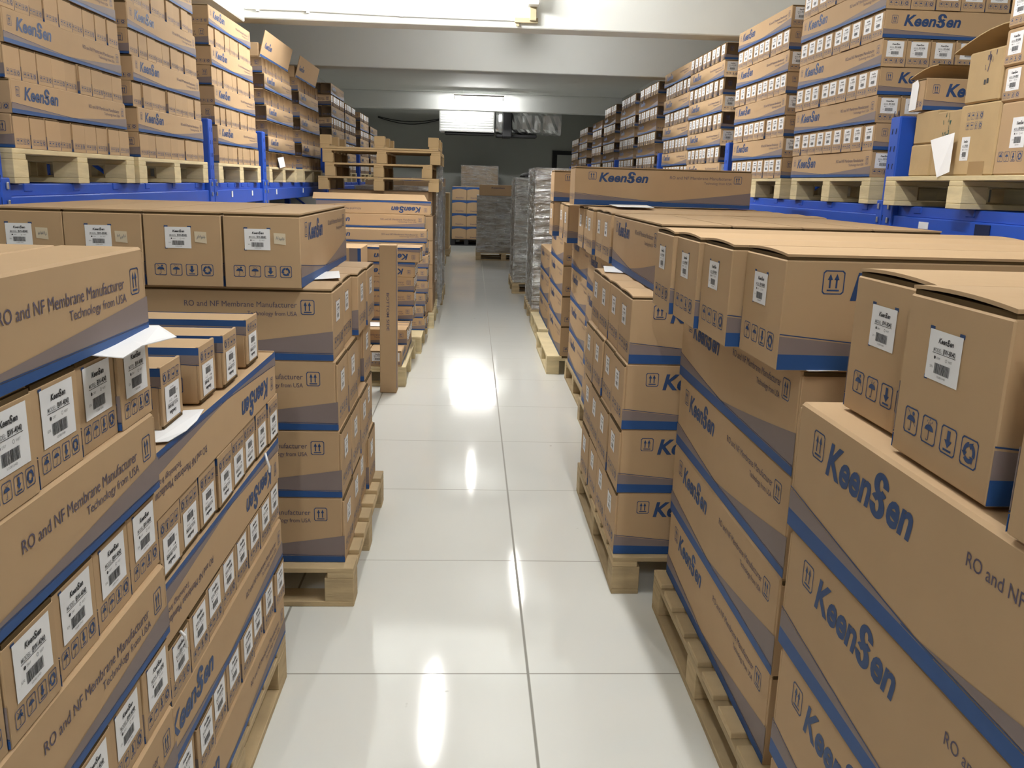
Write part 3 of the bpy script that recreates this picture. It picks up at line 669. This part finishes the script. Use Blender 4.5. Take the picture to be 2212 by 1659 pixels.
# ------------------------------------------------------------------ racks
DECK = 1.405
def rack(side, xf, ys, label):
    s = 1 if side == 'left' else -1
    t = thing('pallet_rack', label, 'rack', (0, 0, 0))
    back = xf - s*1.0
    for y in ys:
        for xx in (xf, back):
            b = MB(); x0, x1 = sorted((xx, xx - s*.075)); b.box(x0, y-.045, 0, x1, y+.045, 1.785, RACKB, .006)
            face = (Vector((xx, y-.045, 0)), Vector((0, 1, 0)), Vector((0, 0, 1))) if s > 0 else (Vector((xx, y+.045, 0)), Vector((0, -1, 0)), Vector((0, 0, 1)))
            cf = (Vector((min(x0, x1), y-.045, 0)), Vector((1, 0, 0)), Vector((0, 0, 1)))
            for k in range(24):
                z = .06+k*.075
                for u in (.024, .058): b.decal(face, pol([(u, z), (u+.008, z), (u+.011, z+.024), (u+.003, z+.024)], SLOT, .0008))
            b.obj('upright_post', t)
        b = MB()
        for z in (.3, 1.0, 1.7): b.tube([(xf-s*.04, y, z), (back+s*.0, y, z)], .014, RACKB, 6)
        for z in (.3, 1.0): b.tube([(xf-s*.04, y, z), (back, y, z+.7)], .012, RACKB, 6)
        b.obj('frame_bracing', t)
    for y0, y1 in zip(ys[:-1], ys[1:]):
        for xx, nm in ((xf, 'front'), (back, 'rear')):
            b = MB(); x0, x1 = sorted((xx-s*.005, xx-s*.055))
            xs0, xs1 = sorted((xx-s*.024, xx-s*.055))
            b.box(x0, y0+.05, DECK-.14, x1, y1-.05, DECK-.045, RACKB, .004); b.box(xs0, y0+.05, DECK-.047, xs1, y1-.05, DECK-.002, RACKB, .004)
            bm = b.obj('support_beam', t)
            for ye in (y0+.048, y1-.048):
                b = MB(); a, c = sorted((xx+s*.004, xx-s*.06)); b.box(a, ye-.03, DECK-.20, c, ye+.03, DECK+.02, RACKB, .004)
                for zz in (DECK-.16, DECK-.08, DECK-.02): a, c = sorted((xx+s*.0045, xx+s*.012)); b.box(a, ye-.006, zz, c, ye+.006, zz+.025, STEEL, .002)
                b.obj('beam_connector', bm)
        n = 6
        for k in range(n):
            y = y0+.25+(y1-y0-.5)*k/(n-1); b = MB(); x0, x1 = sorted((xf-s*.02, back+s*.02)); b.box(x0, y-.03, DECK-.03, x1, y+.03, DECK-.001, RACKB, .003); b.obj('cross_bar', t)
    return t
rack('left', -1.61, (3.06, 5.545, 6.93, 9.86, 12.7, 15.5), 'blue steel pallet rack running along the left wall')
rack('right', 1.86, (1.40, 3.87, 6.45, 8.86, 11.6, 14.3, 17.0), 'blue steel pallet rack running along the right wall')
TAGS = [('left', -1.610, 5.98, .030, .040, WHITE, 'first of four small white tags along the blue beam of the left rack'), ('left', -1.610, 6.52, .030, .036, PAPER, 'second of four small white tags along the blue beam of the left rack'),
        ('left', -1.610, 7.32, .034, .040, WHITE, 'third of four small white tags along the blue beam of the left rack'), ('left', -1.610, 8.46, .034, .040, WHITE, 'fourth of four small white tags along the blue beam of the left rack'),
        ('right', 1.860, 3.52, .075, .028, WHITE, 'white tag on the blue beam beneath the old cartons of the right rack'), ('right', 1.860, 3.10, .095, .045, SLOT, 'worn dark sticker on the blue beam of the right rack')]
for side, x, y, w, h, m, lab in TAGS:
    s = 1 if side == 'left' else -1; b = MB(); a, c = sorted((x-s*.004, x-s*.0065+s*.005)); b.box(a, y-w/2, DECK-.075-h/2, c, y+w/2, DECK-.075+h/2, m)
    tag(b.obj('beam_tag'), lab, 'tag')

# left rack loads (plain ends to the aisle)
ZP = DECK+.122
LR = [(3.20, 'first', 7, False), (4.36, 'second', 8, False), (5.69, 'third', 8, False), (7.07, 'fourth', 7, True), (8.43, 'fifth', 7, True)]
for y0, nm, rows, st in LR:
    w = f"{nm} stack on the left rack"; g = f"cartons of the {nm} stack on the left rack"; dzr = .1165 if not st else .1165
    pallet(-1.60-.53, y0+.51, DECK, 1.06, 1.10 if not st else 1.08, f"pale wooden pallet under the {w}", 'pallets on the left rack', 'y', 'x', WOODL, 5, .121)
    for r in range(1, rows+1):
        z = ZP+(r-1)*(dzr+.001); lean = -.004*r
        if r % 2: ends_row(False, 'left', -1.605+lean, y0, 9, .1145, z, ROW(r), w, g, stick=False, sz=dzr/SH_, stuff=st, js=.006)
        else: side_row(False, 'left', -1.600+lean, y0+.515, 2, z, ROW(r), w, g, sz=dzr/SH_, stuff=st, d='+y')
# open flaps on the two far stacks
for y0, nm, lo, hi in ((7.07, 'fourth', 2.30, 2.52), (8.43, 'fifth', 2.30, 2.50)):
    b = MB(); zt_ = ZP+7*.1175
    b.box(-2.62, y0, zt_, -1.66, y0+1.02, zt_+.10, KRAFT, .003); o = tag(b.obj('open_carton'), f"open carton with raised printed flap, topping the {nm} stack on the left rack", 'carton')
    b = MB(); b.raw([(-1.655, y0, zt_-.01), (-1.655, y0+1.02, zt_-.01), (-1.60, y0+1.02, zt_+.19), (-1.60, y0, zt_+.19), (-1.660, y0, zt_-.01), (-1.660, y0+1.02, zt_-.01), (-1.605, y0+1.02, zt_+.19), (-1.605, y0, zt_+.19)], [(0,1,2,3),(7,6,5,4),(0,4,5,1),(1,5,6,2),(2,6,7,3),(3,7,4,0)], KRAFT)
    b.decal((Vector((-1.655, y0, zt_-.01)), Vector((0, 1, 0)), Vector((.265, 0, .964)).normalized()), rect(.002, .004, 1.018, .03, BLUE, .001) + logo(.08, .085, .24, .042, LOGO))
    b.obj('raised_flap', o)
# far left rack, small share of the picture: one mass, plus its pallets
def far_stack(side, xf, y0, rows, n=8, lab=True):
    for r in range(1, rows+1):
        z = ZP+(r-1)*.1225
        if (r+(0 if lab == 1 else 1)) % 2: ends_row(False, side, xf, y0, n, .122, z, '', '', '', stick=True, stuff=True, sz=1.0)
        else: side_row(False, side, xf, y0+.5, 2, z, '', '', '', stuff=True, d='+y')
for y0, rows, nm in ((10.36, 8, 'sixth'), (11.45, 7, 'seventh'), (12.95, 7, 'eighth'), (14.2, 6, 'ninth')):
    pallet(-2.16, y0+.51, DECK, 1.06, 1.06, f"wooden pallet under the {nm} stack on the left rack", 'pallets on the left rack', 'y', 'x', WOODL, 5, .121)
    far_stack('left', -1.63, y0, rows)
# right rack
RR = [(4.045, 'second', 8, False, 5, 1.853), (5.255, 'third', 8, False, 2, 1.857), (6.615, 'fourth', 8, True, 2, 1.86), (7.66, 'fifth', 8, True, 2, 1.865)]
for y0, nm, rows, st, deep, xf in RR:
    w = f"{nm} stack on the right rack"; g = f"cartons of the {nm} stack on the right rack"; par = 1 if nm in ('third', 'fifth') else 0
    pallet(xf+.53, y0+.50, DECK, 1.06, 1.02, f"pale wooden pallet under the {w}", 'pallets on the right rack', 'y', 'x', WOODL, 5, .121)
    for r in range(1, rows+1):
        z = ZP+(r-1)*.1222
        lean = -.003*r
        if (r+par) % 2: side_row(False, 'right', xf+lean, y0+.505, deep, z, ROW(r), w, g, sz=1.015, stuff=st, d='-y')
        else: ends_row(False, 'right', xf+lean, y0, 9 if not st else 8, .113 if not st else (.126 if nm == 'fourth' else .118), z, ROW(r), w, g, sz=1.015, stuff=st, js=.006)
for y0, rows, nm in ((9.10, 8, 'sixth'), (10.33, 8, 'seventh'), (11.75, 8, 'eighth'), (12.95, 7, 'ninth'), (14.6, 7, 'tenth'), (15.8, 6, 'eleventh')):
    pallet(2.40, y0+.51, DECK, 1.06, 1.06, f"wooden pallet under the {nm} stack on the right rack", 'pallets on the right rack', 'y', 'x', WOODL, 5, .121)
    far_stack('right', 1.87, y0, rows, 8, 0 if nm != 'tenth' else 1)

# old mixed cartons at the near end of the right rack
w1 = 'first right rack pallet'; g1 = 'old cartons on the first right rack pallet'
pallet(1.80+.53, 3.21, DECK, 1.06, 1.12, f"pale wooden pallet under the old mixed cartons on the right rack", 'pallets on the right rack', 'y', 'x', WOODL, 5, .121)
def old_box(x0, y0, z0, x1, y1, z1, label, m=OLDK, extra=None, name='old_carton'):
    b = MB(); b.box(x0, y0, z0, x1, y1, z1, m, .006)
    for S in extra or []: b.decal((Vector((x0, y1, z0)), Vector((0, -1, 0)), Vector((0, 0, 1))), S)
    return tag(b.obj(name), label, 'carton', g1)
def small_label(o, x0, y1, z0, u, v, w, h):
    b = MB(); b.decal((Vector((x0, y1, z0)), Vector((0, -1, 0)), Vector((0, 0, 1))), label_print(u, v, w, h, 'BW-8040')); b.obj('shipping_label', o)
q = random.Random(5)
def scribble(u, v, w, h, m, n=9):
    S = []
    for i in range(n):
        a, c = u+w*q.random(), v+h*q.random(); l = h*.16; S += pol([(a, c), (a+.004, c), (a+.004+q.uniform(-l, l)*.5, c+l), (a+q.uniform(-l, l)*.5, c+l)], m, .001)
    return S
o = old_box(1.83, 2.50, 1.527, 2.5, 3.038, 1.770, f"brown carton with icons and label, bottom of the labelled pile, {w1}", KRAFT, [end_icons(.022, .045, .028, .036, .034)]); small_label(o, 1.83, 3.038, 1.527, .078, .09, .080, .10)
for k, (y1, z0, z1) in enumerate(((3.053, 1.772, 1.888), (3.064, 1.890, 2.012), (3.060, 2.014, 2.13))):
    o = old_box(1.83-.004*k, 2.60, z0, 2.5, y1, z1, f"small labelled carton, {ORD[k+2]} from bottom of the pile, {w1}", KRAFT, [end_icons(.012, .012, .018, .024, .018)]); small_label(o, 1.83-.004*k, y1, z0, .022, .036, .074, .072)
o = old_box(1.83, 3.045, 1.527, 2.4, 3.295, 1.782, f"old dented carton with two printed rows and small sticker, {w1}", OLDK, [end_icons(.05, .20, .02, .027, .026) + end_icons(.05, .165, .02, .027, .026) + rect(.10, .0, .2, .05, CLEAR)]); small_label(o, 1.83, 3.295, 1.527, .035, .055, .055, .085)
old_box(1.85, 3.30, 1.527, 2.4, 3.505, 1.775, f"old carton marked with green writing beside the hanging paper, {w1}", OLDK, [scribble(.06, .13, .05, .10, GREENI, 14) + scribble(.04, .03, .06, .04, GREENI, 5)])
old_box(1.85, 3.512, 1.527, 2.4, 3.680, 1.655, f"small stained carton at the pallet edge beside the blue post, {w1}", OLDK)
old_box(1.86, 3.512, 1.658, 2.4, 3.690, 1.788, f"small crushed carton above the stained carton, {w1}", OLDK)
# printed carton lying across the old ones, white sheet pasted on its end, lid raised
o = carton(False, 1.845+SL/2, 3.735-.058, 1.793, '+x', f"printed carton with white marked sheet on its end, {w1}", g1, stick=False, sz=1.06)
b = MB(); b.decal((Vector((1.8440, 3.735, 1.796)), Vector((0, -1, 0)), Vector((0, 0, 1))), pol([(.006, .0), (.064, .004), (.070, .100), (.055, .122), (.030, .116), (.012, .11)], PAPER, .002) + scribble(.022, .07, .04, .04, BLACK, 12) + scribble(.012, .03, .03, .05, REDI, 5)); sh = b.obj('pasted_sheet'); sh.parent = o; sh.matrix_parent_inverse = o.matrix_world.inverted()
def curved_flap(name, pts0, pts1, parent):
    b = MB(); n = len(pts0); up = [(x, y, z+.004) for x, y, z in pts0+pts1]
    b.raw(list(pts0)+list(pts1), [(i, i+1, n+i+1, n+i) for i in range(n-1)], OLDK); b.raw(up, [(n+i, n+i+1, i+1, i) for i in range(n-1)], OLDK)
    b.raw([*pts0, *up[:n]], [(i, n+i, n+i+1, i+1) for i in range(n-1)], OLDK)
    f = b.obj(name); f.parent = parent; f.matrix_parent_inverse = parent.matrix_world.inverted(); return f
A = [(1.84+.05*t, 3.745-.125*t, 1.925+.045*math.sin(t*1.6)) for t in (0, .25, .5, .75, 1)]
curved_flap('raised_flap', A, [(x+.6, y, z) for x, y, z in A], o)
o = old_box(1.83, 3.068, 1.785, 2.4, 3.285, 1.965, f"tall old carton with curled open flap, on the old dented carton, {w1}", OLDK, [scribble(.11, .05, .06, .11, INK, 10) + rect(.115, .060, .127, .077, BLACK, .001) + rect(.131, .063, .142, .080, BLACK, .001)])
A = [(1.83+.01*t, 3.400-.36*t, 1.978+.062*math.sin(min(1, t*1.2)*1.55)) for t in (0, .15, .3, .45, .6, .8, 1)]
curved_flap('curled_flap', A, [(x+.42, y+.02, z-.01) for x, y, z in A], o)
# hanging sheet in front of the pallet
def sheet(name, pts, label, cat='paper', th=.0012, curl=None, m=PAPER):
    b = MB(); n = len(pts); P = [Vector(p) for p in pts]
    nrm = (P[1]-P[0]).cross(P[2]-P[0]).normalized()*th
    b.raw([*P, *[p-nrm for p in P]], [tuple(range(n)), tuple(range(n, 2*n))[::-1]] + [(i, n+i, n+(i+1) % n, (i+1) % n) for i in range(n)], m)
    return tag(b.obj(name), label, cat)
sheet('hanging_paper', [(1.822, 3.473, 1.666), (1.822, 3.303, 1.686), (1.815, 3.291, 1.541), (1.79, 3.33, 1.520)], 'white sheet hanging from the old cartons on the right rack')

# ------------------------------------------------------------------ loose sheets
sheet('paper_sheet', [(-.530, 1.062, 1.2385), (-.429, 1.062, 1.2315), (-.433, 1.135, 1.233), (-.427, 1.175, 1.231), (-.418, 1.225, 1.229), (-.455, 1.262, 1.2385), (-.53, 1.25, 1.2385)], 'white sheet slipped beneath the top carton of the front left stack')
sheet('paper_sheet', [(-.60, 1.46, .9965), (-.551, 1.462, .9965), (-.528, 1.47, .9965), (-.522, 1.55, .993), (-.524, 1.62, .993), (-.532, 1.69, .9965), (-.60, 1.665, .9965)], 'white sheet on the second left stack before the loose upside-down cartons')
sheet('paper_sheet', [(-.60, 2.99, 1.1085), (-.456, 3.02, 1.1165), (-.495, 3.25, 1.1165), (-.60, 3.25, 1.1085)], 'white sheet sticking out beneath the topmost row of the third left stack')
sheet('paper_sheet', [(.566, 3.635, 1.099), (.70, 3.62, 1.095), (.70, 3.90, 1.095), (.60, 3.90, 1.099)], 'white sheet on the third right stack beneath its topmost cartons')
sheet('paper_sheet', [(.735, 4.41, 1.352), (.925, 4.42, 1.352), (1.0, 4.99, 1.352), (.77, 4.92, 1.352)], 'white sheet on top of the fourth right stack beside the long carton')
sheet('paper_sheet', [(.672, 1.72, 1.0985), (.78, 1.735, 1.0985), (.80, 1.69, 1.0985), (.69, 1.675, 1.0985)], 'white sheet at the corner of the second right stack beneath its labelled cartons')
sheet('paper_sheet', [(-.80, 6.42, .3775), (-.66, 6.42, .3775), (-.66, 6.60, .3775), (-.80, 6.60, .3775)], 'white sheet lying on the stepped cartons behind the upright carton')
sheet('paper_slip', [(-1.592, 7.30, 1.60), (-1.592, 7.52, 1.615), (-1.586, 7.56, 1.535), (-1.588, 7.36, 1.52)], 'white slip hanging on the fourth stack of the left rack')
b = MB(); b.tube([(-1.66, 9.62, 1.46), (-1.50, 9.62, 1.46), (-1.45, 9.62, 1.40)], .045, PAPER, 12); tag(b.obj('film_roll'), 'white roll lying at the far end of the left rack pallets', 'roll')

b = MB(); b.tube([(-.529, 2.16, .752), (-.522, 2.15, .735), (-.518, 2.155, .715), (-.520, 2.16, .70)], .0032, PAPER, 6); tag(b.obj('torn_strip'), 'short torn white strip dangling near the far corner of the second left stack', 'strip')
b = MB(); b.tube([(-.529, 1.47, .628), (-.520, 1.465, .622), (-.519, 1.47, .606), (-.521, 1.476, .592)], .0028, PAPER, 6); tag(b.obj('torn_strip'), 'short torn white strip dangling midway down the second left stack, viewer side', 'strip')

# ------------------------------------------------------------------ ceiling fittings
t = thing('security_camera', 'small cream box camera on a bracket, on the first ceiling beam', 'camera', (.43, 7.49, 2.80))
b = MB(); b.box(-.11, -.035, -.075, .08, 0, -.035, CREAM, .003); b.box(-.10, -.02, -.10, -.07, 0, -.07, CREAM, .003); b.obj('mounting_bracket', t)
b = MB(); b.box(.01, -.06, -.06, .065, 0, .07, CREAM, .004); b.obj('bracket_arm', t)
b = MB(); b.box(-.02, -.17, .045, .085, -.01, .150, WPLAST, .012); b.obj('camera_body', t)
b = MB(); b.tube([(.032, -.176, .10), (.032, -.166, .10)], .026, DARK, 12); b.obj('camera_lens', t)
b = MB(); b.tube([(-1.85, 7.485, 2.763), (-1.4, 7.485, 2.764), (-.6, 7.485, 2.752), (.34, 7.485, 2.750)], .010, WPLAST, 8)
for x in (-1.75, -1.35, -.6, .0): b.box(x-.012, 7.475, 2.742, x+.012, 7.5, 2.782, WPLAST)
tag(b.obj('cable_conduit'), 'thin white cable conduit running along the first ceiling beam', 'conduit')
t = thing('air_conditioner', 'white louvred air unit hung below the third ceiling beam', 'air conditioner', (0, 0, 0))
b = MB(); b.box(-.78, 20.3, 2.555, .47, 21.0, 3.10, WPLAST, .01); b.obj('unit_casing', t)
b = MB()
for k in range(9): b.box(-.75, 20.285, 2.58+k*.056, .44, 20.305, 2.62+k*.056, WPLAST, .003)
b.obj('louvre_grille', t)
b = MB(); b.box(-.66, 20.4, 2.50, .47, 20.9, 2.555, DARK, .01); b.obj('drip_tray', t)
for s, y in ((-.6, 20.4), (.4, 20.4)):
    b = MB(); b.tube([(s, y, 3.09), (s, y, ZC)], .008, STEEL, 6); b.obj('hanger_rod', t)
b = MB(); n = 22; vs = []; fs = []; q = random.Random(2)
for i in range(n+1):
    x = .50+1.5*i/n
    for k in range(16):
        a = 2*math.pi*k/16; rr = 1+q.uniform(-.10, .06); ex = .30; ez = .26
        c, s_ = math.cos(a), math.sin(a); sq = lambda v: math.copysign(abs(v)**.55, v)
        vs.append((x, 20.65+ex*sq(c)*rr, 2.80+ez*sq(s_)*rr))
for i in range(n):
    for k in range(16): fs.append((i*16+k, i*16+(k+1) % 16, (i+1)*16+(k+1) % 16, (i+1)*16+k))
b.raw(vs, fs, FOIL); d = tag(b.obj('foil_duct'), 'crumpled silver foil air duct beside the white air unit', 'duct')
b = MB()
b.box(.66, 20.28, 2.46, .87, 21.0, 3.20, DARK, .02); b.obj('black_strap', d)
b = MB(); b.box(.52, 20.42, 2.47, 1.45, 20.88, 2.53, DARK, .01); b.obj('duct_tray', d)
# wires sagging along the back wall
b = MB()
for z0, sag in ((2.98, .10), (2.96, .14)): b.tube([(-2.4+1.6*i/14, YF-.011, z0 - sag*math.sin(math.pi*i/14)) for i in range(15)], .010, DARK, 6)
tag(b.obj('sagging_wire'), 'dark wires sagging along the back wall beside the air unit', 'wire')

# ------------------------------------------------------------------ the far rack cartons as one mass
def arrays(me):
    nv = len(me.vertices); co = np.empty(nv*3); me.vertices.foreach_get('co', co); nl = len(me.loops); li = np.empty(nl, int); me.loops.foreach_get('vertex_index', li)
    npoly = len(me.polygons); ls = np.empty(npoly, int); lt = np.empty(npoly, int); mi = np.empty(npoly, int)
    me.polygons.foreach_get('loop_start', ls); me.polygons.foreach_get('loop_total', lt); me.polygons.foreach_get('material_index', mi)
    return co.reshape(-1, 3), li, ls, lt, mi, list(me.materials)
if STUFF:
    src = {k: arrays(SMALL[k]) for k in ('body', 'label')}; allm = []
    for k in src:
        for m in src[k][5]:
            if m not in allm: allm.append(m)
    V = []; LI = []; LS = []; LT = []; MI = []; nv = nl = 0
    for M, st in STUFF:
        A = np.array(M)
        for k in (('body', 'label') if st else ('body',)):
            co, li, ls, lt, mi, ms = src[k]
            V.append(co @ A[:3, :3].T + A[:3, 3]); LI.append(li+nv); LS.append(ls+nl); LT.append(lt); MI.append(np.array([allm.index(m) for m in ms])[mi]); nv += len(co); nl += len(li)
    me = bpy.data.meshes.new('far_rack_cartons'); V = np.concatenate(V); LI = np.concatenate(LI); LS = np.concatenate(LS); LT = np.concatenate(LT); MI = np.concatenate(MI)
    me.vertices.add(len(V)); me.vertices.foreach_set('co', V.ravel()); me.loops.add(len(LI)); me.loops.foreach_set('vertex_index', LI)
    me.polygons.add(len(LS)); me.polygons.foreach_set('loop_start', LS)
    try: me.polygons.foreach_set('loop_total', LT)
    except Exception: pass
    me.polygons.foreach_set('material_index', MI)
    for m in allm: me.materials.append(m)
    me.update(calc_edges=True); me.validate()
    tag(mk('far_rack_cartons', me), 'many small cartons stacked on the far pallets of both blue racks', 'cartons', None, 'stuff')
n_small = sum(1 for o in C.objects if o.name.startswith('small_carton')); print('SMALL', n_small, 'BIG', sum(1 for o in C.objects if o.name.startswith('large_carton')), 'STUFF', len(STUFF))
